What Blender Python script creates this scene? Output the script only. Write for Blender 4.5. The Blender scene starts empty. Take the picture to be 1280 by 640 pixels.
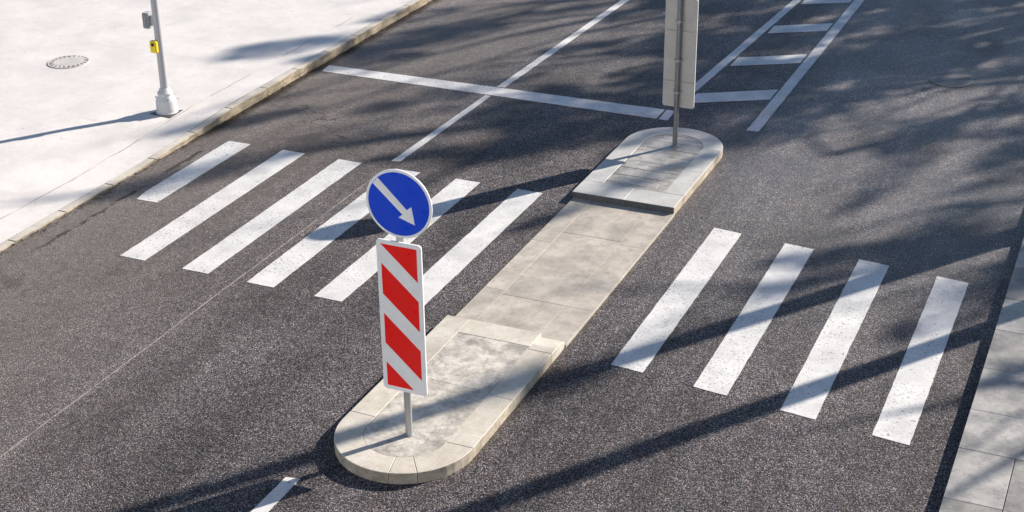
import bpy, bmesh, math, random
from mathutils import Matrix, Vector
random.seed(11)
sc = bpy.context.scene
COL = sc.collection

# ------------------------------------------------------------------ camera, sky, sun, exposure
cam = bpy.data.cameras.new('camera'); cam_ob = bpy.data.objects.new('camera', cam); COL.objects.link(cam_ob)
cam.sensor_fit = 'HORIZONTAL'; cam.sensor_width = 36.0; cam.lens = 52.66
cam.clip_start = 0.1; cam.clip_end = 5000
CR = Vector((0.9154, 0.4024, -0.01065)); CU = Vector((-0.1658, 0.40102, 0.90094)); CF = Vector((-0.36681, 0.82296, -0.43381))
mw = Matrix.Identity(4)
for i in range(3):
    mw[i][0] = CR[i]; mw[i][1] = CU[i]; mw[i][2] = -CF[i]
mw[0][3], mw[1][3], mw[2][3] = 0, 0, 8.106
cam_ob.matrix_world = mw
sc.camera = cam_ob

SUN_EL, SUN_AZ = 27.3, 35.8          # azimuth from +y towards +x
sd = Vector((math.sin(math.radians(SUN_AZ)) * math.cos(math.radians(SUN_EL)),
             math.cos(math.radians(SUN_AZ)) * math.cos(math.radians(SUN_EL)), math.sin(math.radians(SUN_EL))))
world = bpy.data.worlds.new('World'); sc.world = world; world.use_nodes = True
wn = world.node_tree.nodes; wl = world.node_tree.links; wn.clear()
sky = wn.new('ShaderNodeTexSky'); sky.sky_type = 'NISHITA'; sky.sun_disc = False
sky.sun_elevation = math.radians(SUN_EL); sky.sun_rotation = math.radians(SUN_AZ)
sky.air_density = 1.0; sky.dust_density = 0.3; sky.ozone_density = 4.0
bg = wn.new('ShaderNodeBackground'); bg.inputs['Strength'].default_value = 0.065
wo = wn.new('ShaderNodeOutputWorld'); wl.new(sky.outputs[0], bg.inputs[0]); wl.new(bg.outputs[0], wo.inputs[0])
sun = bpy.data.lights.new('sun', 'SUN'); sun.energy = 5.0; sun.angle = math.radians(0.53); sun.color = (1.0, 0.915, 0.825)
sun_ob = bpy.data.objects.new('sun', sun); COL.objects.link(sun_ob)
sun_ob.rotation_euler = sd.to_track_quat('Z', 'Y').to_euler()
sun_ob.location = sd * 60
vs = sc.view_settings
sc.display_settings.display_device = 'sRGB'
vs.view_transform = 'Standard'; vs.look = 'None'; vs.gamma = 1.0; vs.use_curve_mapping = False
vs.exposure = 0.82
sc.cycles.use_denoising = True

# ------------------------------------------------------------------ node helpers and materials
class NT:
    def __init__(self, name):
        self.m = bpy.data.materials.new(name); self.m.use_nodes = True
        self.t = self.m.node_tree; self.t.nodes.clear()
        self.out = self.n('ShaderNodeOutputMaterial'); self.b = self.n('ShaderNodeBsdfPrincipled')
        self.t.links.new(self.b.outputs[0], self.out.inputs[0])
    def n(self, ty, **kw):
        nd = self.t.nodes.new(ty)
        for k, v in kw.items(): setattr(nd, k, v)
        return nd
    def link(self, a, b): self.t.links.new(a, b)
    def put(self, sock, v):
        if hasattr(v, 'is_output') or isinstance(v, bpy.types.NodeSocket): self.link(v, sock)
        elif isinstance(v, (tuple, list)) and len(v) == 3 and sock.type == 'RGBA': sock.default_value = (*v, 1)
        else: sock.default_value = v
    def math(self, op, a, b=0.0, c=0.0, clamp=False):
        nd = self.n('ShaderNodeMath', operation=op, use_clamp=clamp)
        for s, v in zip(nd.inputs, (a, b, c)): self.put(s, v)
        return nd.outputs[0]
    def pos(self):
        return self.n('ShaderNodeNewGeometry').outputs['Position']
    def obj(self):
        return self.n('ShaderNodeTexCoord').outputs['Object']
    def noise(self, vec, scale, detail=4.0, rough=0.55, dist=0.0):
        nd = self.n('ShaderNodeTexNoise'); self.link(vec, nd.inputs['Vector'])
        nd.inputs['Scale'].default_value = scale; nd.inputs['Detail'].default_value = detail
        nd.inputs['Roughness'].default_value = rough; nd.inputs['Distortion'].default_value = dist
        return nd.outputs['Fac']
    def voro(self, vec, scale, feature='F1', out='Color', rnd=1.0):
        nd = self.n('ShaderNodeTexVoronoi', feature=feature); self.link(vec, nd.inputs['Vector'])
        nd.inputs['Scale'].default_value = scale; nd.inputs['Randomness'].default_value = rnd
        return nd.outputs[out]
    def ramp(self, fac, stops):
        nd = self.n('ShaderNodeValToRGB'); self.link(fac, nd.inputs[0]); e = nd.color_ramp.elements
        while len(e) < len(stops): e.new(0.5)
        for el, (p, c) in zip(e, stops):
            el.position = p; el.color = (c, c, c, 1) if isinstance(c, (int, float)) else (*c, 1)
        return nd.outputs[0]
    def mix(self, fac, a, b, mode='MIX'):
        nd = self.n('ShaderNodeMix', data_type='RGBA', blend_type=mode)
        self.put(nd.inputs[0], fac); self.put(nd.inputs[6], a); self.put(nd.inputs[7], b)
        return nd.outputs[2]
    def sep(self, vec):
        nd = self.n('ShaderNodeSeparateXYZ'); self.link(vec, nd.inputs[0]); return nd.outputs
    def smooth(self, v, a, b, lo=0.0, hi=1.0):
        nd = self.n('ShaderNodeMapRange', interpolation_type='SMOOTHSTEP')
        self.put(nd.inputs[0], v)
        for k, x in zip((1, 2, 3, 4), (a, b, lo, hi)): nd.inputs[k].default_value = x
        return nd.outputs[0]
    def bump(self, h, strength=0.3, dist=0.01):
        nd = self.n('ShaderNodeBump'); self.link(h, nd.inputs['Height'])
        nd.inputs['Strength'].default_value = strength; nd.inputs['Distance'].default_value = dist
        self.link(nd.outputs[0], self.b.inputs['Normal'])
    def done(self, col=None, rough=None, metal=None, spec=None):
        for k, v in (('Base Color', col), ('Roughness', rough), ('Metallic', metal), ('Specular IOR Level', spec)):
            if v is not None: self.put(self.b.inputs[k], v)
        return self.m

def m_asphalt():
    k = NT('asphalt'); P = k.pos(); xyz = k.sep(P)
    v1 = k.sep(k.voro(P, 112))[0]; v2 = k.sep(k.voro(P, 150))[1]
    st = k.ramp(v1, [(0, (.018, .0165, .0175)), (.36, (.036, .0335, .0355)), (.62, (.080, .0735, .0755)), (.84, (.160, .146, .146)), (1, (.34, .31, .30))])
    fine = k.ramp(v2, [(0, .45), (.6, .9), (1, 1.75)])
    c = k.mix(1.0, st, fine, 'MULTIPLY')
    hue = k.ramp(k.sep(k.voro(P, 112))[2], [(0, (1.14, .97, .84)), (.5, (1, 1, 1)), (1, (.86, .98, 1.16))])
    c = k.mix(1.0, c, hue, 'MULTIPLY')
    big = k.ramp(k.noise(P, .42, 6, .62), [(.25, .80), (.75, 1.75)])
    c = k.mix(1.0, c, big, 'MULTIPLY')
    mid = k.ramp(k.noise(P, 6, 4, .6), [(.25, .78), (.75, 1.24)])
    c = k.mix(1.0, c, mid, 'MULTIPLY')
    # traffic streaks running along the road
    mp = k.n('ShaderNodeMapping'); k.link(P, mp.inputs[0]); mp.inputs['Scale'].default_value = (1.5, .06, 1)
    tr = k.ramp(k.noise(mp.outputs[0], 1.0, 4, .6), [(.3, .66), (.7, 1.22)])
    c = k.mix(1.0, c, tr, 'MULTIPLY')
    # pale dust near the left kerb and on the near left lane
    wob = k.noise(P, 1.3, 4, .6)
    xw = k.math('ADD', xyz[0], k.math('MULTIPLY', wob, 1.2))
    dust = k.smooth(xw, -6.8, -12.4)
    dust = k.math('MULTIPLY', dust, k.ramp(k.noise(P, 9, 5, .7), [(.3, .25), (.7, .75)]))
    c = k.mix(k.math('MULTIPLY', dust, .85), c, (.27, .235, .20))
    # brownish debris and gap right under the kerb
    d2 = k.smooth(k.math('ADD', xyz[0], k.math('MULTIPLY', k.noise(P, 5, 4, .65), .22)), -12.54, -12.70)
    d2 = k.math('MULTIPLY', d2, k.smooth(xyz[1], 16.6, 18.0))
    c = k.mix(k.math('MULTIPLY', d2, .85), c, (.035, .028, .020))
    # broken edge of the surface course by the gutter
    cx = k.math('ADD', xyz[0], k.math('MULTIPLY', k.math('SUBTRACT', k.noise(P, 4.5, 6, .7), .5), .22))
    cr = k.smooth(k.math('ABSOLUTE', k.math('ADD', cx, 12.50)), .045, .02)
    cr = k.math('MULTIPLY', cr, k.smooth(k.noise(P, 2.6, 3, .6), .44, .54))
    cr = k.math('MULTIPLY', cr, k.math('MULTIPLY', k.smooth(xyz[1], 13.0, 13.6), k.smooth(xyz[1], 17.6, 17.0)))
    c = k.mix(k.math('MULTIPLY', cr, .85), c, (.05, .043, .038))
    # pale sealed seam along the lane joint
    sx = k.math('ADD', xyz[0], k.math('MULTIPLY', k.math('SUBTRACT', k.noise(P, .8, 3, .5), .5), .035))
    se = k.smooth(k.math('ABSOLUTE', k.math('ADD', sx, 9.672)), .013, .007)
    se = k.math('MULTIPLY', se, k.smooth(xyz[1], 17.4, 16.6))
    se = k.math('MULTIPLY', se, k.ramp(k.noise(P, 3.0, 4, .7), [(.35, .25), (.6, 1)]))
    c = k.mix(k.math('MULTIPLY', se, .68), c, (.48, .42, .365))
    # sand and grime along the foot of the island
    ie = k.math('ABSOLUTE', k.math('ADD', xyz[0], 6.085))
    ie = k.smooth(k.math('ADD', ie, k.math('MULTIPLY', k.noise(P, 7, 4, .65), .12)), .87, .78)
    ie = k.math('MULTIPLY', ie, k.math('MULTIPLY', k.smooth(xyz[1], 10.4, 11.2), k.smooth(xyz[1], 20.0, 19.0)))
    c = k.mix(k.math('MULTIPLY', ie, .4), c, (.10, .08, .055))
    # patches of a second asphalt lot, fine cracks
    cv = k.n('ShaderNodeTexVoronoi', feature='DISTANCE_TO_EDGE')
    wv = k.n('ShaderNodeVectorMath', operation='ADD'); k.link(P, wv.inputs[0])
    nv = k.n('ShaderNodeTexNoise'); k.link(P, nv.inputs['Vector']); nv.inputs['Scale'].default_value = 1.7; nv.inputs['Detail'].default_value = 6
    k.link(nv.outputs['Color'], wv.inputs[1]); k.link(wv.outputs[0], cv.inputs['Vector']); cv.inputs['Scale'].default_value = .22
    ck = k.math('MULTIPLY', k.smooth(cv.outputs['Distance'], .0030, .0012), k.smooth(k.noise(P, .35, 3, .5), .50, .60))
    c = k.mix(k.math('MULTIPLY', ck, .7), c, (.018, .017, .017))
    # oil drops
    oil = k.smooth(k.noise(P, 1.1, 2, .5), .66, .74)
    c = k.mix(k.math('MULTIPLY', oil, .3), c, (.03, .03, .03))
    hgt = k.math('ADD', k.math('MULTIPLY', k.voro(P, 112, 'F1', 'Distance'), -1.0), k.math('MULTIPLY', v1, .5))
    # the right lane and the far stretch are polished by traffic
    pol = k.math('MULTIPLY', k.smooth(k.math('ADD', xyz[0], k.math('MULTIPLY', wob, 1.5)), -6.6, -3.6), k.smooth(xyz[1], 12.5, 20.0))
    pol = k.math('MAXIMUM', pol, k.math('MULTIPLY', k.smooth(xyz[1], 17, 24), .45))
    pol = k.math('MULTIPLY', pol, k.ramp(k.noise(P, .7, 4, .6), [(.3, .55), (.65, 1)]))
    bp = k.n('ShaderNodeBump'); k.link(hgt, bp.inputs['Height']); bp.inputs['Distance'].default_value = .012
    k.put(bp.inputs['Strength'], k.math('MULTIPLY_ADD', pol, -.22, .55)); k.link(bp.outputs[0], k.b.inputs['Normal'])
    r = k.math('ADD', k.math('MULTIPLY_ADD', pol, -.28, .66), k.math('MULTIPLY', v2, .12))
    return k.done(c, r, spec=k.math('MULTIPLY_ADD', pol, .62, .10))

def m_paint():
    k = NT('road_paint'); P = k.pos()
    g = k.ramp(k.noise(P, 2.2, 6, .65), [(.25, (.50, .49, .472)), (.62, (.73, .715, .685))])
    g = k.mix(k.ramp(k.noise(P, 26, 4, .6), [(.45, 0), (.8, .30)]), g, (.50, .485, .46))
    area = k.smooth(k.noise(P, 1.3, 3, .6), .36, .58)
    sp = k.smooth(k.noise(P, 34, 3, .7), .575, .65)
    sp2 = k.smooth(k.noise(P, 13, 3, .6), .665, .70)
    w = k.math('MAXIMUM', k.math('MULTIPLY', sp, area), k.math('MULTIPLY', sp2, .8))
    c = k.mix(k.math('MULTIPLY', w, .85), g, (.10, .095, .09))
    # tyre scuffs running along
    mp = k.n('ShaderNodeMapping'); k.link(P, mp.inputs[0]); mp.inputs['Scale'].default_value = (9, .8, 1)
    sf = k.smooth(k.noise(mp.outputs[0], 1, 4, .6), .60, .80)
    c = k.mix(k.math('MULTIPLY', sf, .45), c, (.36, .35, .335))
    k.bump(k.noise(P, 70, 3, .6), .25, .006)
    return k.done(c, .55, spec=.45)

def m_concrete(name, base, dark, stain=.5, var=.12, rough=.72, scale=1.0, spec=.4, streak=0.0, cracks=False):
    k = NT(name); P = k.pos()
    a = k.noise(P, 2.1 * scale, 8, .68, .25)
    c = k.mix(k.ramp(a, [(.36, 1), (.62, 0)]), base, tuple(b * (1 - stain) + d * stain for b, d in zip(base, dark)))
    bl = k.ramp(k.noise(P, 8.5 * scale, 6, .7), [(.50, 0), (.68, .75 * stain)])
    c = k.mix(bl, c, dark)
    fine = k.ramp(k.noise(P, 60, 4, .7), [(.25, .86), (.75, 1.12)])
    c = k.mix(1.0, c, fine, 'MULTIPLY')
    pit = k.smooth(k.noise(P, 38, 2, .5), .70, .76)
    c = k.mix(k.math('MULTIPLY', pit, .45), c, tuple(d * .5 for d in dark))
    rn = k.n('ShaderNodeObjectInfo').outputs['Random']
    c = k.mix(1.0, c, k.ramp(rn, [(0, 1 - var), (1, 1 + var * .6)]), 'MULTIPLY')
    if streak:
        mp = k.n('ShaderNodeMapping'); k.link(P, mp.inputs[0]); mp.inputs['Scale'].default_value = (1.5, 1.5, 14)
        s = k.smooth(k.noise(mp.outputs[0], 2.0, 5, .65), .46, .62)
        c = k.mix(k.math('MULTIPLY', s, streak), c, tuple(d * .7 for d in dark))
    if cracks:
        xyz = k.sep(P)
        cx = k.math('ADD', xyz[0], k.math('MULTIPLY', k.math('SUBTRACT', k.noise(P, .9, 5, .6), .5), .16))
        l1 = k.smooth(k.math('ABSOLUTE', k.math('ADD', cx, 13.52)), .016, .006)
        l1 = k.math('MULTIPLY', l1, k.smooth(k.noise(P, .8, 3, .6), .42, .55))
        tx = k.math('ADD', xyz[1], k.math('MULTIPLY', k.math('SUBTRACT', k.noise(P, 1.1, 5, .6), .5), .12))
        fr = k.math('ABSOLUTE', k.math('SUBTRACT', k.math('FRACT', k.math('DIVIDE', tx, 3.1)), .5))
        l2 = k.math('MULTIPLY', k.math('MULTIPLY', k.smooth(fr, .0040, .0014), .45), k.smooth(k.noise(P, .6, 3, .6), .46, .58))
        c = k.mix(k.math('MULTIPLY', k.math('MAXIMUM', l1, l2), .6), c, (.20, .18, .16))
        sp = k.math('MULTIPLY', k.smooth(k.noise(P, 7, 2, .5), .735, .76), .6)
        c = k.mix(sp, c, (.22, .20, .18))
    k.bump(k.noise(P, 45, 5, .7), .25, .006)
    return k.done(c, k.ramp(a, [(.3, rough - .12), (.7, rough + .1)]), spec=spec)

def m_metal(name, col, rough=.4, metal=.8, grime=.25):
    k = NT(name); P = k.pos()
    a = k.noise(P, 7, 6, .65)
    c = k.mix(k.ramp(a, [(.4, 0), (.75, grime)]), col, tuple(x * .45 for x in col))
    c = k.mix(k.ramp(k.noise(P, 90, 3, .6), [(.5, 0), (.8, .25)]), c, tuple(x * .6 for x in col))
    return k.done(c, k.ramp(a, [(.3, rough - .06), (.7, rough + .12)]), metal)

def m_sheet(name, col, rough=.32, spec=.5, dirt=.12):
    k = NT(name); P = k.pos()
    a = k.noise(P, 5, 6, .65)
    c = k.mix(k.ramp(a, [(.45, 0), (.8, dirt)]), col, (.22, .20, .18))
    c = k.mix(k.math('MULTIPLY', k.smooth(k.noise(P, 55, 2, .5), .70, .76), .35), c, (.16, .15, .14))
    return k.done(c, k.ramp(a, [(.3, rough - .05), (.7, rough + .12)]), spec=spec)

def m_leaf():
    k = NT('leaf'); rn = k.n('ShaderNodeNewGeometry').outputs['Random Per Island']
    c = k.ramp(rn, [(0, (.045, .065, .018)), (.5, (.075, .095, .025)), (1, (.13, .11, .03))])
    return k.done(c, .6)

def m_bark():
    k = NT('bark'); P = k.obj()
    mp = k.n('ShaderNodeMapping'); k.link(P, mp.inputs[0]); mp.inputs['Scale'].default_value = (9, 9, 1.6)
    a = k.noise(mp.outputs[0], 3, 7, .7)
    k.bump(a, .8, .03)
    return k.done(k.ramp(a, [(.3, (.045, .036, .028)), (.7, (.15, .125, .10))]), .85)

def m_ground():
    k = NT('grass_verge'); P = k.pos()
    c = k.ramp(k.noise(P, 2.0, 8, .7), [(.3, (.05, .06, .022)), (.55, (.085, .09, .035)), (.75, (.13, .115, .06))])
    k.bump(k.noise(P, 30, 5, .7), .6, .03)
    return k.done(c, .9)

ASPHALT = m_asphalt(); PAINT = m_paint()
WALK = m_concrete('pale_walk', (.71, .675, .635), (.48, .45, .42), .36, .03, .62, .7, .5, cracks=True)
KERB_L = m_concrete('kerb_tan', (.48, .40, .29), (.12, .095, .06), .75, .14, .75, 1.3, .35, .5)
KERB_T = m_concrete('kerb_top', (.62, .575, .50), (.34, .30, .235), .45, .06, .68, 1.2, .4)
KERB = m_concrete('kerb_pale', (.63, .585, .505), (.33, .285, .215), .52, .07, .66, 1.0, .4)
KERB_G = m_concrete('kerb_grey', (.53, .525, .50), (.30, .285, .255), .35, .05, .60, .9, .45)
INFILL = m_concrete('infill_stained', (.64, .595, .52), (.17, .155, .13), .72, .05, .60, 2.3, .4)
MIDSLAB = m_concrete('middle_slab', (.56, .505, .43), (.25, .22, .18), .6, .09, .58, 1.2, .45)
PAVER = m_concrete('paver_grey', (.46, .435, .395), (.17, .155, .13), .65, .16, .36, 1.2, .55)
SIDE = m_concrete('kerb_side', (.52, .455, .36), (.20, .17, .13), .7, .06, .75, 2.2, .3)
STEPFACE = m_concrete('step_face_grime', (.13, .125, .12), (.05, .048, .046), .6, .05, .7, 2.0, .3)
SLAB = m_concrete('slab_granite', (.41, .395, .37), (.15, .145, .138), .66, .30, .58, 1.4, .45)
BED = m_concrete('joint_bed', (.16, .14, .115), (.06, .052, .042), .5, 0, .9)
DARKPOLE = m_metal('shaded_pole', (.22, .225, .23), .42, .6)  # darker copy of the galvanised metal; the far pole's shade is in its colour
GALV = m_metal('galvanised', (.47, .475, .48), .42, .75)
SHEETBACK = m_metal('sign_back', (.50, .485, .455), .45, .35, .25)
POSTPAINT = m_sheet('post_grey_paint', (.42, .425, .43), .45)
POSTBASE = m_sheet('post_base_paint', (.58, .58, .575), .5)
WHITE = m_sheet('sign_white', (.88, .88, .87), .35)
RED = m_sheet('sign_red', (.92, .010, .006), .30, dirt=.05)
BLUE = m_sheet('sign_blue', (.003, .062, .66), .28, dirt=.04)
YELLOW = m_sheet('button_yellow', (.80, .60, .02), .4, dirt=.1)
BLACK = m_sheet('black_plastic', (.02, .02, .02), .5, dirt=.05)
DARKBOX = m_sheet('box_grey', (.20, .22, .235), .45)
IRON = m_metal('cast_iron', (.16, .155, .15), .5, .6, .4)
IRON_DUSTY = m_concrete('dusty_iron', (.60, .57, .53), (.36, .335, .31), .5, .02, .6, 2.0)
IRON_ROAD = m_concrete('worn_iron', (.20, .195, .19), (.10, .098, .096), .6, .02, .5, 3.0, .5)
LEAF = m_leaf(); BARK = m_bark(); VERGE = m_ground()

# ------------------------------------------------------------------ geometry helpers
def new(name, verts, faces, mat, parent=None, smooth=False):
    me = bpy.data.meshes.new(name); me.from_pydata(verts, [], faces); me.update()
    if smooth:
        for p in me.polygons: p.use_smooth = True
    me.materials.append(mat)
    o = bpy.data.objects.new(name, me); COL.objects.link(o)
    if parent is not None: o.parent = parent
    return o
def tag(o, label=None, cat=None, group=None, kind=None):
    for kk, v in (('label', label), ('category', cat), ('group', group), ('kind', kind)):
        if v: o[kk] = v
    return o
def empty(name, loc=(0, 0, 0)):
    o = bpy.data.objects.new(name, None); COL.objects.link(o); o.location = loc; o.empty_display_size = .2
    return o
def inset(poly, d):
    n = len(poly); out = []
    for i in range(n):
        a, b, c = Vector(poly[i - 1]), Vector(poly[i]), Vector(poly[(i + 1) % n])
        e1 = (b - a).normalized(); e2 = (c - b).normalized()
        n1 = Vector((-e1.y, e1.x)); n2 = Vector((-e2.y, e2.x))
        m = n1 + n2; L = m.length_squared
        off = m * (2 * d / L) if L > .1 else n1 * d
        if off.length > 2.2 * d: off = off.normalized() * 2.2 * d
        out.append(tuple(b + off))
    return out
def area2(poly):
    return sum(poly[i - 1][0] * p[1] - p[0] * poly[i - 1][1] for i, p in enumerate(poly))
def prism(name, poly, z0, z1, mat, parent=None, bev=.006, jit=0.0):
    """upright prism with a softened top edge; z1 may be a function of (x, y)"""
    if area2(poly) < 0: poly = poly[::-1]
    if jit: poly = [(x + random.uniform(-jit, jit), y + random.uniform(-jit, jit)) for x, y in poly]
    top = z1 if callable(z1) else (lambda x, y: z1)
    n = len(poly); ins = inset(poly, bev)
    v = [(x, y, z0) for x, y in poly] + [(x, y, top(x, y) - bev) for x, y in poly] + [(x, y, top(x, y)) for x, y in ins]
    f = []
    for i in range(n):
        j = (i + 1) % n
        f += [(i, j, n + j, n + i), (n + i, n + j, 2 * n + j, 2 * n + i)]
    f += [tuple(range(2 * n, 3 * n)), tuple(range(n - 1, -1, -1))]
    return new(name, v, f, mat, parent)
def plate(name, poly, y0, y1, mat, parent=None, bev=.002):
    """upright sheet: outline in x, z; front at y0 (towards -y), back at y1"""
    if area2(poly) < 0: poly = poly[::-1]
    n = len(poly); ins = inset(poly, bev)
    s = -1 if y0 < y1 else 1
    v = [(x, y0, z) for x, z in ins] + [(x, y0 - s * bev, z) for x, z in poly] + [(x, y1, z) for x, z in poly]
    f = [tuple(range(n))]
    for i in range(n):
        j = (i + 1) % n
        f += [(i, n + i, n + j, j), (n + i, 2 * n + i, 2 * n + j, n + j)]
    f.append(tuple(range(3 * n - 1, 2 * n - 1, -1)))
    return new(name, v, f, mat, parent)
def lathe(name, prof, mat, parent=None, seg=28, loc=(0, 0, 0), smooth=True):
    v = []; f = []
    for r, z in prof:
        for i in range(seg):
            a = 2 * math.pi * i / seg; v.append((loc[0] + r * math.cos(a), loc[1] + r * math.sin(a), loc[2] + z))
    for k in range(len(prof) - 1):
        for i in range(seg):
            j = (i + 1) % seg
            f.append((k * seg + i, k * seg + j, (k + 1) * seg + j, (k + 1) * seg + i))
    f.append(tuple(range(seg - 1, -1, -1))); f.append(tuple((len(prof) - 1) * seg + i for i in range(seg)))
    o = new(name, v, f, mat, parent)
    for p in o.data.polygons: p.use_smooth = smooth and len(p.vertices) == 4
    if smooth:
        try:
            o.data.set_sharp_from_angle(angle=math.radians(40))
        except Exception: pass
    return o
def box(name, c, s, mat, parent=None, bev=.004):
    bm = bmesh.new(); bmesh.ops.create_cube(bm, size=1)
    bmesh.ops.scale(bm, vec=s, verts=bm.verts)
    if bev: bmesh.ops.bevel(bm, geom=list(bm.edges), offset=bev, segments=2, affect='EDGES')
    bmesh.ops.translate(bm, vec=c, verts=bm.verts)
    me = bpy.data.meshes.new(name); bm.to_mesh(me); bm.free(); me.materials.append(mat)
    o = bpy.data.objects.new(name, me); COL.objects.link(o)
    if parent is not None: o.parent = parent
    return o
def clip(poly, conv):
    """convex clip; conv counter-clockwise"""
    out = list(poly)
    for i in range(len(conv)):
        a, b = conv[i - 1], conv[i]; inp = out; out = []
        side = lambda p: (b[0] - a[0]) * (p[1] - a[1]) - (b[1] - a[1]) * (p[0] - a[0])
        for j in range(len(inp)):
            p, q = inp[j - 1], inp[j]; sp, sq = side(p), side(q)
            if (sp >= 0) != (sq >= 0):
                t = sp / (sp - sq); out.append((p[0] + t * (q[0] - p[0]), p[1] + t * (q[1] - p[1])))
            if sq >= 0: out.append(q)
        if not out: return []
    return out
def arc(cx, cy, r, a0, a1, n):
    return [(cx + r * math.cos(math.radians(a0 + (a1 - a0) * i / n)), cy + r * math.sin(math.radians(a0 + (a1 - a0) * i / n))) for i in range(n + 1)]
def rrect(x0, z0, x1, z1, r, n=5):
    return arc(x1 - r, z0 + r, r, -90, 0, n) + arc(x1 - r, z1 - r, r, 0, 90, n) + arc(x0 + r, z1 - r, r, 90, 180, n) + arc(x0 + r, z0 + r, r, 180, 270, n)
def rect(x0, y0, x1, y1): return [(x0, y0), (x1, y0), (x1, y1), (x0, y1)]

# ------------------------------------------------------------------ ground and road
KX, RX = -12.88, -1.055
def sheet(name, x0, y0, x1, y1, z, mat, nx=1, ny=1):
    v = [(x0 + (x1 - x0) * i / nx, y0 + (y1 - y0) * j / ny, z) for j in range(ny + 1) for i in range(nx + 1)]
    f = [(j * (nx + 1) + i, j * (nx + 1) + i + 1, (j + 1) * (nx + 1) + i + 1, (j + 1) * (nx + 1) + i) for j in range(ny) for i in range(nx)]
    return new(name, v, f, mat)
tag(sheet('ground', -1500, -1500, 1500, 1500, -.06, VERGE), kind='structure')
road = tag(sheet('road', KX - .1, -60, RX + .1, 260, 0, ASPHALT), kind='structure')

def paint(name, pts, step=.10):
    """paint film 4 mm thick with a slightly uneven edge, part of the road"""
    if area2(pts) < 0: pts = pts[::-1]
    out = []
    for i in range(len(pts)):
        a, b = Vector(pts[i]), Vector(pts[(i + 1) % len(pts)])
        L = (b - a).length; m = max(1, int(L / step)); nn = Vector((-(b - a).y, (b - a).x)) / L
        for k in range(m):
            p = a.lerp(b, k / m)
            if k: p = p + nn * random.gauss(0, .0018)
            out.append(tuple(p))
    n = len(out); v = [(x, y, .001) for x, y in out] + [(x, y, .005) for x, y in out]
    f = [(i, (i + 1) % n, n + (i + 1) % n, n + i) for i in range(n)] + [tuple(range(n, 2 * n))]
    return new(name, v, f, PAINT, road)
W = .375
for i in range(6):
    x = -12.351 + .9427 * i; yn = 13.397 - .009 * x; yf = yn + 3.877
    if i == 0: paint('crossing_stripe', [(x + .005, 15.32), (x + .055, 15.05), (x + W, 15.06), (x + W, yf), (x, yf)])
    else: paint('crossing_stripe', [(x, yn), (x + W, yn), (x + W, yf), (x, yf)])
for i in range(4):
    x = -4.772 + .9606 * i; y = lambda q: 12.767 - .1135 * q; L = 3.834
    paint('crossing_stripe', [(x, y(x)), (x + W, y(x + W)), (x + W, y(x + W) + L), (x, y(x) + L)])
paint('stop_line', [(-12.70, 20.715), (-6.76, 20.675), (-6.765, 21.10), (-12.74, 21.035)])
paint('stop_line_piece', [(-6.72, 20.67), (-6.575, 20.668), (-6.60, 21.10), (-6.735, 21.105)])
paint('lane_line', [(-9.725, 17.60), (-9.60, 17.63), (-9.545, 20.66), (-9.645, 20.655)])
paint('lane_line', [(-9.635, 21.10), (-9.505, 21.11), (-9.18, 32), (-9.33, 32)])
paint('centre_line', [(-6.89, 3.5), (-6.715, 3.5), (-6.745, 10.105), (-6.89, 10.08)])
# hatched area behind the island
lx = lambda y, o: -6.72 + o + (y - 21.9) * .052
paint('hatch_border', [(lx(21.55, 0), 21.75), (lx(21.45, .14), 21.45), (lx(34, .14), 34), (lx(34, 0), 34)])
paint('hatch_border', [(-5.345, 20.70), (-5.165, 20.72), (-5.15, 34), (-5.33, 34)])
for k in range(5):
    y0 = 21.50 + 2.02 * k
    xl = lx(y0, .18) + .03; xr = -5.375
    s = .58; t = .50
    paint('hatch_bar', [(xl, y0 + .02), (xr, y0 + s * (xr - xl)), (xr, y0 + s * (xr - xl) + t), (xl, y0 + t)])

# ------------------------------------------------------------------ left sidewalk with dropped kerb
def ss(a, b, x):
    t = max(0, min(1, (x - a) / (b - a))); return t * t * (3 - 2 * t)
def kz(y):                     # kerb top height along the road: flush at the crossing, full beyond
    return .022 + .118 * ss(15.7, 18.8, y) + .10 * ss(11.0, 6.0, y)
def wz(x, y):
    t = ss(0.15, 1.7, (KX - .14) - x)
    return kz(y) * (1 - t) + (.14) * t - .002
NX, NY = 30, 150
xs = [KX - .14 - 40 * (i / NX) ** 2.2 for i in range(NX + 1)]; ys = [-30 + 150 * j / NY for j in range(NY + 1)]
ys = sorted(set([round(y, 3) for y in ys] + [13 + .15 * i for i in range(50)]))
v = [(x, y, wz(x, y)) for y in ys for x in xs]
n1 = NX + 1
f = [(j * n1 + i + 1, j * n1 + i, (j + 1) * n1 + i, (j + 1) * n1 + i + 1) for j in range(len(ys) - 1) for i in range(NX)]
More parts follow.
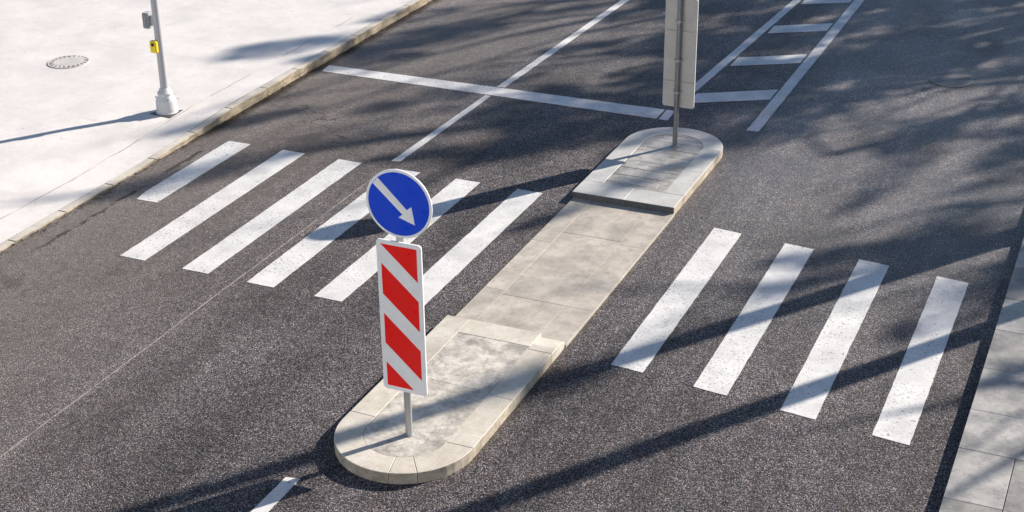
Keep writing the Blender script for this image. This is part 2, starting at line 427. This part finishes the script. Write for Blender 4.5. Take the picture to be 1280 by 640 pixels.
# hole for the manhole
MC = (-16.72, 19.17)
walk = tag(new('sidewalk_left', v, f, WALK, smooth=True), kind='structure')
y = 5.3
while y < 40:
    L = 1.0
    prism('kerb_stone', [(KX - .14, y + .004), (KX + random.uniform(-.004, .004), y + .004), (KX + random.uniform(-.004, .004), y + L - .004), (KX - .14, y + L - .004)],
          -.05, lambda a, b: kz(b), KERB_L, walk, .008)
    ko = COL.objects[-1].data; ko.materials.append(KERB_T)
    for pg in ko.polygons:
        if pg.normal.z > .9: pg.material_index = 1
    y += L
LV_, LF_ = [], []
lr = random.Random(4)
for _ in range(900):
    yy = 16.9 + 9 * lr.random() if lr.random() < .8 else lr.uniform(12.5, 17)
    d = abs(lr.gauss(0, .055)) + .008; s_ = lr.uniform(.006, .022); an = lr.uniform(0, 6.28); x_ = KX + d
    u = Vector((math.cos(an), math.sin(an), lr.uniform(-.2, .4))) * s_; w = Vector((-math.sin(an), math.cos(an), lr.uniform(-.2, .4))) * s_ * .6
    c = Vector((x_, yy, .012)); b = len(LV_)
    LV_ += [tuple(c + u), tuple(c + w), tuple(c - u), tuple(c - w), tuple(c + Vector((0, 0, -.008)))]
    LF_ += [(b, b + 1, b + 2, b + 3), (b, b + 4, b + 1), (b + 1, b + 4, b + 2), (b + 2, b + 4, b + 3), (b + 3, b + 4, b)]
DEBRIS = m_concrete('litter', (.10, .07, .04), (.04, .028, .018), .6, 0, .9, 4)
tag(new('gutter_litter', LV_, LF_, DEBRIS), 'brown leaf bits and grit along the left kerb', 'litter', kind='stuff')
# ------------------------------------------------------------------ right sidewalk of big slabs
rw = tag(sheet('sidewalk_right', RX + .03, -40, 7.0, 160, .085, BED), kind='structure')
def slab(x0, y0, x1, y1):
    j = .004
    z = .12 + random.uniform(-.003, .003)
    prism('paving_slab', rect(x0 + j, y0 + j, x1 - j, y1 - j), -.03 if x0 < RX + .02 else .07, z, SLAB, rw, .002)
for y0, y1, xs_ in ((10.2, 11.1, (.53, 1.05)), (11.1, 12.0, (.53, 1.05)), (12.0, 12.9, (.53, 1.05)), (12.9, 13.67, (1.06, .53)), (13.67, 14.57, (.98, .6)),
                    (14.57, 15.49, (1.06, .53)), (15.49, 16.3, (.53, 1.05)), (16.3, 17.2, (1.06, .53)), (17.2, 18.1, (.53, 1.05)), (18.1, 19.0, (1.06, .53)),
                    (19.0, 19.9, (.53, 1.05)), (19.9, 20.8, (1.06, .53)), (20.8, 21.7, (.53, 1.05)), (21.7, 22.6, (1.06, .53))):
    x = RX
    for w in xs_ + (1.0, 1.0):
        slab(x, y0, x + w, y1); x += w
for a, b in ((-40, 10.2), (22.6, 160)):
    yy = a
    while yy < b - .01:
        e = min(b, yy + 4); prism('kerb_stone', rect(RX, yy + .004, RX + .3, e - .004), -.05, .12, SLAB, rw, .006); yy = e

# ------------------------------------------------------------------ traffic island
IX, IR, IN = -6.092, .72, .435        # centre line, outer and inner half width
FY, BY = 11.07, 19.44                 # centres of the two round ends
H, LOW = .12, .034
isl = tag(empty('traffic_island', (0, 0, 0)), 'pale concrete traffic island with round raised ends and a low middle at the crossing', 'traffic island')
g = .003
def stone(poly, z, mat, bev=.004):
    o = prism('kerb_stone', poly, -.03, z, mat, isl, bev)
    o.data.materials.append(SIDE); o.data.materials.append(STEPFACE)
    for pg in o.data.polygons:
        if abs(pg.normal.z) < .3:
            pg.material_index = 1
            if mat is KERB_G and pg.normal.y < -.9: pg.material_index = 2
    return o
def arcstone(cy, a0, a1, mat=KERB, h=H):
    n = max(4, int(abs(a1 - a0) / 7)); da = math.degrees((g if mat is KERB else .0006) / IR)
    poly = arc(IX, cy, IR, a0 + da, a1 - da, n) + arc(IX, cy, IN, a1 - da, a0 + da, n)
    return stone(poly, h, mat)
# bed under the joints
prism('bed', arc(IX, FY, IR - .03, 180, 360, 24) + [(IX + IR - .03, 13.2), (IX - IR + .03, 13.2)], -.02, H - .010, BED, isl, .004)
prism('bed', rect(IX - IR + .05, 13.25, IX + IR - .03, 17.3), -.02, LOW - .012, BED, isl, .003)
prism('bed', arc(IX, BY, IR - .03, 0, 180, 24) + [(IX - IR + .03, 17.40), (IX + IR - .03, 17.40)], -.02, H - .010, BED, isl, .004)
# near end
for a0, a1 in ((283, 305), (305, 360)): arcstone(FY, a0, a1)
stone(arc(IX, FY, IR, 180, 282.8, 16) + arc(IX, FY, IN, 282.8, 180, 16) + [(IX - IN, 11.205), (IX - IR, 11.215)], H, KERB, .004)
def kstone(x0, y0, x1, y1, z=H, mat=KERB, bev=.004):
    gg = .0015 if mat is KERB else .0006
    return stone(rect(x0, y0 + gg, x1, y1 - gg), z, mat, bev)
kstone(IX + IN, FY, IX + IR, 12.04); kstone(IX + IN, 12.04, IX + IR, 13.08)
drop = lambda a, b: H - (H - LOW) * ss(13.33, 13.58, b) if True else H
prism('kerb_stone', [(IX + IN, 13.083), (IX + IR, 13.083), (IX + IR, 13.2), (IX + IR, 13.3), (IX + IR - .005, 13.46), (IX + IN, 13.46), (IX + IN, 13.3), (IX + IN, 13.2)], -.03, drop, KERB, isl, .006)
# left side: the arc stone ends at 184 deg = the joint seen left of the pole
stone([(IX - IR, 11.219), (IX - IN, 11.209), (IX - IN, 12.30), (IX - IR, 12.30)], H, KERB, .004)
kstone(IX - IR, 12.305, IX - IN, 13.46)
prism('cross_stone', rect(IX - IN + .002, 13.14, IX + IN - .002, 13.47), -.03, H - .001, KERB, isl, .005)
prism('infill_slab', arc(IX, FY, IN - .003, 180, 360, 22) + [(IX + IN - .003, 12.085), (IX - IN + .003, 12.10)], .02, H - .003, INFILL, isl, .002)
prism('infill_slab', [(IX - IN + .003, 12.102), (IX + IN - .003, 12.087), (IX + IN - .003, 13.135), (IX - IN + .003, 13.135)], .02, H - .002, INFILL, isl, .002)
# low middle
ML, MR = IX - .70, IX + IR + .012
def mid(name, x0, y0, x1, y1, dz=0.0, mat=MIDSLAB):
    return prism(name, rect(x0 + .002, y0 + .002, x1 - .002, y1 - .002), -.03, LOW + dz, mat, isl, .0015)
for y0, y1 in ((13.48, 14.42), (14.42, 15.86), (15.86, 17.30)): mid('kerb_stone', ML, y0, ML + .28, y1, .001)
for y0, y1 in ((13.47, 14.33), (14.33, 16.13), (16.13, 17.30)): mid('kerb_stone', MR - .36, y0, MR, y1, 0, KERB if y0 > 20 else MIDSLAB)
for y0, y1 in ((13.48, 14.33), (14.33, 15.12), (15.12, 16.22), (16.22, 17.30)): mid('infill_slab', ML + .28, y0, MR - .36, y1, -.002 + random.uniform(-.0015, .0015))
# far end
BF = 17.30
kstone(IX + IN, 17.73, IX + IR, 18.6, H, KERB_G); kstone(IX + IN, 18.6, IX + IR, BY, H, KERB_G)
kstone(IX - IR, 17.73, IX - IN, 18.55, H, KERB_G); kstone(IX - IR, 18.55, IX - IN, BY, H, KERB_G)
arcstone(BY, 0, 98, KERB_G); arcstone(BY, 98, 180, KERB_G)
for x0, x1 in ((IX - IR, IX + .02), (IX + .02, IX + IR)):
    stone(rect(x0, BF, x1 - .001, 17.728), H, KERB_G)
inner = [(IX - IN + .006, 17.735), (IX + IN - .006, 17.735)] + arc(IX, BY, IN - .006, 0, 180, 16)
prism('paver_bed', inset(inner, .004), .02, H - .022, BED, isl, .002)
row = 0; yy = 17.70
while yy < 20.1:
    x = IX - .72 + random.uniform(-.1, .1)
    while x < IX + .6:
        wd = random.choice((.30, .40, .46))
        p = clip(rect(x + .001, yy + .0035, x + wd - .001, yy + .1365), inner)
        if len(p) >= 3 and abs(area2(p)) > .004:
            prism('paver', p, .03, H - .004 + random.uniform(-.005, .002), PAVER, isl, .0008)
        x += wd
    yy += .14; row += 1

# ------------------------------------------------------------------ keep-right sign posts
def sign_post(x, y, face, label, boltz):
    """face = -1: the faces look towards -y (at us), +1: away"""
    root = empty('keep_right_sign', (x, y, H)); f_ = face; up = .06 if face > 0 else 0
    r = .036
    lathe('pole', [(r, -.02), (r, 2.78), (r - .006, 2.795)], GALV if face < 0 else DARKPOLE, root, 24)
    lathe('foot_ring', [(.052, -.003), (.052, .006), (.04, .012)], GALV, root, 24)
    cx = .011
    yb = f_ * (r + .004); yf = f_ * (r + .024)
    W2, zb, zt = .2345, .518 + up, 2.12 + up
    pl = plate('marker_board', rrect(cx - W2, zb, cx + W2, zt, .035), yf, yb, WHITE, root, .003)
    pl.data.materials.append(SHEETBACK)
    pl.data.polygons[len(pl.data.polygons) - 1].material_index = 1
    # red bars on the board
    w, hh = 2 * W2, zt - zb
    bound = rect(.10, .026, .90, .972)
    for v0, v1 in ((-.21, 0.0), (.125, .325), (.455, .655), (.785, .985)):
        s = .265
        poly = clip([(.0, v0), (1.0, v0 + s), (1.0, v1 + s), (.0, v1)], bound)
        P2 = [(cx - W2 + u * w, zt - q * hh) for u, q in poly]
        plate('red_bar', P2, yf + f_ * .0025, yf - f_ * .004, RED, pl, .0008)
    # disc
    dx, dz, R = .038, 2.51, .338
    if f_ > 0: dx = -.01
    db = f_ * (r + .014); df = f_ * (r + .028)
    d = plate('round_sign', arc(dx, dz, R, 0, 352.5, 47), df, db, WHITE, root, .003)
    d.data.materials.append(SHEETBACK)
    d.data.polygons[len(d.data.polygons) - 1].material_index = 1
    plate('blue_face', arc(dx, dz, R * .925, 0, 352.5, 47), df + f_ * .002, df - f_ * .004, BLUE, d, .0008)
    A = [(-.765, .51), (-.60, .69), (.245, -.13), (.385, -.015), (.475, -.54), (-.02, -.385), (.105, -.285)]
    sgn = 1 if f_ < 0 else -1
    plate('arrow', [(dx + sgn * a * R, dz + b * R) for a, b in A], df + f_ * .0035, df, WHITE, d, .0006)
    # stiffening rails, clamps and bolts on the back
    for z in (.955, 1.695): box('rail', (cx, f_ * (r - .004), z), (w - .02, .014, .024), SHEETBACK, root, .003)
    for z in boltz:
        lathe('clamp', [(r + .006, z - .014), (r + .006, z + .014)], GALV, root, 20)
        for s in (-1, 1): box('bolt', (s * (r + .022), f_ * .016, z), (.022, .03, .020), GALV, root, .004)
    for z in (dz - .12, dz + .12):
        lathe('clamp', [(r + .006, z - .014), (r + .006, z + .014)], GALV, root, 20)
    return tag(root, label, 'traffic sign', 'keep right signs on the island')
sign_post(-6.058, 11.05, -1, 'blue round arrow sign over red and white striped board on near island end', (.80, 1.29, 1.86))
sign_post(-6.057, 19.42, 1, 'grey back of tall narrow sign board on pole at far island end', (.814, 1.288, 1.856))

# ------------------------------------------------------------------ crossing signal post on the left sidewalk
LP = (-13.76, 17.83); lz = wz(*LP)
post = tag(empty('signal_post', (LP[0], LP[1], lz)), 'light grey post with yellow push button and flared base on the pale sidewalk', 'post')
lathe('base', [(.172, -.02), (.172, .012), (.158, .02), (.160, .05), (.158, .17), (.150, .21), (.118, .262), (.112, .285), (.118, .292), (.118, .318), (.098, .335), (.080, .38), (.068, .392)], POSTBASE, post, 32)
lathe('shaft', [(.064, .37), (.060, .9), (.053, 3.2), (.045, 3.24), (.02, 3.255)], POSTPAINT, post, 24)
for a in (200, 320, 80):
    aa = math.radians(a); box('base_bolt', (.152 * math.cos(aa), .152 * math.sin(aa), .235), (.02, .02, .02), IRON, post, .004)
box('flange', (0, 0, -.006), (.40, .40, .016), IRON, post, .004)
pb = box('push_button', (-.035, -.085, 1.065), (.120, .075, .185), YELLOW, post, .012)
lathe('button', [(.028, 0), (.028, .008), (.022, .012)], BLACK, pb, 16).matrix_local = Matrix.Translation((-.035, -.1225, 1.105)) @ Matrix.Rotation(math.pi / 2, 4, 'X')
box('bracket', (-.005, -.055, 1.065), (.05, .03, .12), DARKBOX, post, .003)
tb = box('control_box', (-.155, -.015, 1.45), (.10, .12, .245), POSTPAINT, post, .008)
box('box_lid', (-.160, -.079, 1.45), (.075, .012, .215), DARKBOX, tb, .003)
box('box_bracket', (-.085, -.01, 1.45), (.06, .03, .16), GALV, post, .003)

# ------------------------------------------------------------------ manhole covers
def cover(loc, lid_mat, frame_mat, label, teeth, rot=0.0):
    root = tag(empty('manhole_cover', loc), label, 'manhole cover')
    def ring(name, ro, ri, z0, z1, mat, n=48):
        v = []; f = []
        for r, z in ((ro, z0), (ro, z1), (ri, z1), (ri, z0)):
            v += [(r * math.cos(2 * math.pi * i / n), r * math.sin(2 * math.pi * i / n), z) for i in range(n)]
        for k in range(3):
            for i in range(n):
                j = (i + 1) % n; f.append((k * n + i, k * n + j, (k + 1) * n + j, (k + 1) * n + i))
        return new(name, v, f, mat, root)
    ring('frame', .345, .318, -.04, .012, frame_mat)
    lathe('seat', [(.33, -.05), (.33, .003)], BLACK, root, 40, smooth=False)
    if teeth:
        pts = []
        for i in range(teeth):
            a = 360 / teeth * i + rot
            for da, r in ((0, .308), (.56, .308), (.60, .25), (.96, .25)):
                t = math.radians(a + da * 360 / teeth); pts.append((r * math.cos(t), r * math.sin(t)))
        lid = prism('lid', pts, -.02, .014, lid_mat, root, .003)
    else:
        lid = lathe('lid', [(.308, -.02), (.308, .006), (.302, .009)], lid_mat, root, 44, smooth=False)
        for i in range(-5, 6):
            yy = i * .05; L = math.sqrt(max(0, .285 ** 2 - yy ** 2))
            if L > .05: prism('rib', rect(-L, yy - .008, L, yy + .008), .004, .012, lid_mat, lid, .002)
    return root
cover((MC[0], MC[1], wz(*MC) + .002), IRON_DUSTY, IRON_DUSTY, 'dusty round manhole cover with toothed rim in the pale sidewalk', 22)
cover((-2.88, 24.17, .0), IRON_ROAD, IRON_ROAD, 'plain worn iron manhole cover set in the dark asphalt', 0)

# ------------------------------------------------------------------ street lamp and trees beyond the right sidewalk (they shade the road)
def along(p, t): return (p[0] + math.sin(math.radians(SUN_AZ)) * t, p[1] + math.cos(math.radians(SUN_AZ)) * t)
bx, by = along((-1.08, 18.47), 3.6)
lamp = tag(empty('street_lamp', (bx, by, .12)), 'tall grey street lamp column standing on the right sidewalk', 'street lamp')
lathe('column', [(.20, 0), (.20, 1.9), (.15, 2.05), (.135, 5), (.105, 10.2)], GALV, lamp, 24)
box('arm', (-.9, 0, 10.25), (1.8, .09, .09), GALV, lamp, .02)
box('lamp_head', (-2.0, 0, 10.22), (.75, .28, .13), POSTPAINT, lamp, .04)

def tube(V, F, a, b, ra, rb, seg):
    d = (b - a).normalized(); u = d.orthogonal().normalized(); w = d.cross(u); base = len(V)
    for p, r in ((a, ra), (b, rb)):
        for i in range(seg):
            t = 2 * math.pi * i / seg; q = p + (u * math.cos(t) + w * math.sin(t)) * r; V.append(tuple(q))
    for i in range(seg):
        j = (i + 1) % seg; F.append((base + i, base + j, base + seg + j, base + seg + i))
def tree(x, y, height, trunk_r, clear, spread, leaves, label, seed, fork=None):
    rnd = random.Random(seed); root = empty('tree', (x, y, -.05 if x > 7 else .08))
    V, F, LV, LF, TV, TF = [], [], [], [], [], []
    tips = []
    def grow(p, d, L, r, lev):
        n = 3 if lev < 3 else 2; tot = L / n
        for k in range(n):
            d = (d + Vector((rnd.gauss(0, .13), rnd.gauss(0, .13), rnd.gauss(.03, .09)))).normalized()
            q = p + d * tot; r2 = r * (.86 if lev < 3 else .75)
            if lev < 2: tube(V, F, p, q, r, r2, 8)
            else: tube(TV, TF, p, q, r, r2, 5 if lev < 4 else 3)
            p, r = q, r2
            if lev < 3 and (k > 0 or lev > 0):
                for _ in range(rnd.choice((1, 1, 2))):
                    ax = Vector((rnd.gauss(0, 1), rnd.gauss(0, 1), rnd.gauss(.25, .5))).normalized()
                    grow(p, (d * .7 + ax * .8).normalized(), L * rnd.uniform(.5, .72), r * .68, lev + 1)
            if lev >= 2: tips.append(p)
    # trunk
    p = Vector((0, 0, 0)); r = trunk_r; steps = 7
    for k in range(steps):
        q = p + Vector((rnd.gauss(0, .03), rnd.gauss(0, .03), clear / steps)); r2 = r * .965
        tube(V, F, p, q, r * (1.35 if k == 0 else 1), r2, 12); p, r = q, r2
    if fork:
        for z, dv, L, fr in fork:
            a = Vector((0, 0, z)); dv = Vector(dv).normalized(); b = a + dv * L * .5; c = b + (dv + Vector((0, 0, .25))).normalized() * L * .5
            tube(V, F, a, b, fr, fr * .7, 7); tube(V, F, b, c, fr * .7, fr * .3, 7)
    nb = 6; rest = height - clear
    for i in range(nb):
        a = 2 * math.pi * i / nb + rnd.uniform(-.4, .4); el = rnd.uniform(.35, 1.25)
        st = p if i > 1 else p - Vector((0, 0, rnd.uniform(0, .12) * clear))
        grow(st, Vector((math.cos(a) * math.cos(el), math.sin(a) * math.cos(el), math.sin(el))), rest * rnd.uniform(.36, .55) * spread, r * .52, 1)
    grow(p, Vector((0, 0, 1)), rest * .55, r * .7, 1)
    ht_small = height < 11
    clumps = [rnd.choice(tips) for _ in range(leaves)]
    for c0 in clumps:
        rx, rz_ = rnd.uniform(.22, .48) * (.6 if ht_small else 1), rnd.uniform(.35, 1.0) * (.6 if ht_small else 1); lean = Vector((rnd.gauss(0, .35), rnd.gauss(0, .35), 1))
        for _ in range(int(900 * rx * rz_) + 60):
            a_ = rnd.uniform(0, 6.283); q = rx * math.sqrt(rnd.random()); h_ = rnd.uniform(-1, 1)
            q *= math.sqrt(max(.05, 1 - h_ * h_))
            c = c0 + lean * (h_ * rz_) + Vector((q * math.cos(a_), q * math.sin(a_), 0))
            u = Vector((rnd.gauss(0, 1), rnd.gauss(0, 1), rnd.gauss(0, 1))).normalized(); w = u.orthogonal().normalized(); s = rnd.uniform(.08, .15)
            b = len(LV); LV.extend([tuple(c + u * s), tuple(c + w * s * .6), tuple(c - u * s), tuple(c - w * s * .6)]); LF.append((b, b + 1, b + 2, b + 3))
    new('trunk', V, F, BARK, root, True)
    cr = new('crown', LV + TV, LF + [tuple(i + len(LV) for i in fc) for fc in TF], LEAF, root)
    cr.data.materials.append(BARK)
    nl = len(LF)
    for i, pg in enumerate(cr.data.polygons):
        if i >= nl: pg.material_index = 1
    return tag(root, label, 'tree', 'trees beyond the right sidewalk')
tx, ty = along((-.80, 16.07), 5.0)
tree(tx, ty, 17, .155, 11.5, .6, 10, 'slim tree with a long bare trunk nearest the crossing', 3, [(2.55, (.9, -.9, .25), 1.1, .05)])
SX, SY = math.sin(math.radians(SUN_AZ)), math.cos(math.radians(SUN_AZ))
# shadow centre on the road, height of the crown's middle -> where the tree stands
for n_, (sx, sy, hc, ht, cl, sp, lv, lab) in enumerate((
        (-10.4, 23.6, 12.0, 16, 7.0, .85, 38, 'tall spreading tree at the far kerb'),
        (-7.6, 24.5, 11.5, 15, 6.5, .85, 36, 'broad tree behind the street lamp'),
        (-7.4, 20.3, 9.5, 13, 5.4, .75, 26, 'low dense tree just past the street lamp'),
        (-3.4, 20.6, 10.0, 14, 5.4, .90, 20, 'tree set back from the sidewalk in the second row'),
        (-2.6, 26.4, 11.0, 15, 6.0, .95, 17, 'far tree of the second row'),
        (-8.8, 30.0, 12.0, 16, 7.0, .9, 36, 'farthest tree along the kerb'),
        (-10.6, 16.6, 14.0, 17, 10.5, .70, 9, 'tall thin tree far back in the third row'),
        (-3.2, 15.2, 13.5, 16, 10.0, .70, 12, 'tall thin tree in the third row near the crossing'),
        (-.2, 13.3, 7.5, 10, 5.0, .55, 14, 'thin tree of the second row near the crossing'))):
    off = hc / math.tan(math.radians(SUN_EL))
    tree(sx + SX * off, sy + SY * off, ht, .23, cl, sp, lv, lab, 21 + n_)

# ------------------------------------------------------------------ unseen facade added behind the viewer to bounce sunlight onto the signs
PLASTER = m_concrete('plaster', (.70, .735, .77), (.56, .58, .60), .3, 0, .8, .3, .3)
k_ = NT('window_glass'); GLASS = k_.done((.03, .04, .05), .08, 0.0, .6)
bld = tag(empty('bounce_building', (0, -17, 0)), 'added unseen pale facade with rows of windows, bounces sunlight onto the signs', 'bounce_building')
BW0, BW1, NB, FLR = -44.0, 26.0, 20, 5
bay = (BW1 - BW0) / NB
def pw(x0, x1, z0, z1): return box('wall', ((x0 + x1) / 2, -.2, (z0 + z1) / 2), (x1 - x0, .4, z1 - z0), PLASTER, bld, 0)
zs = [1.0 + 3.5 * i for i in range(FLR)]
prev = -.06
for z in zs:
    pw(BW0, BW1, prev, z); prev = z + 1.7
    for i in range(NB + 1):
        a = BW0 + i * bay
        pw(max(BW0, a - bay / 2 + .6), min(BW1, a + bay / 2 - .6), z, z + 1.7)
pw(BW0, BW1, prev, prev + 1.4)
box('cornice', ((BW0 + BW1) / 2, -.05, prev + 1.5), (BW1 - BW0 + .6, .9, .2), PLASTER, bld, .03)
box('roof', ((BW0 + BW1) / 2, -6, prev + 1.3), (BW1 - BW0, 11.2, .12), DARKBOX, bld, 0)
fr0 = pn0 = None
for z in zs:
    for i in range(NB):
        cx = BW0 + (i + .5) * bay
        if fr0 is None:
            fr0 = box('window', (0, 0, 0), (1.2, .08, 1.7), WHITE, bld, 0); fr0.location = (cx, -.25, z + .85)
            pn0 = box('pane', (0, 0, 0), (1.04, .1, 1.52), GLASS, fr0, 0)
        else:
            a = fr0.copy(); COL.objects.link(a); a.location = (cx, -.25, z + .85)
            b = pn0.copy(); COL.objects.link(b); b.parent = a
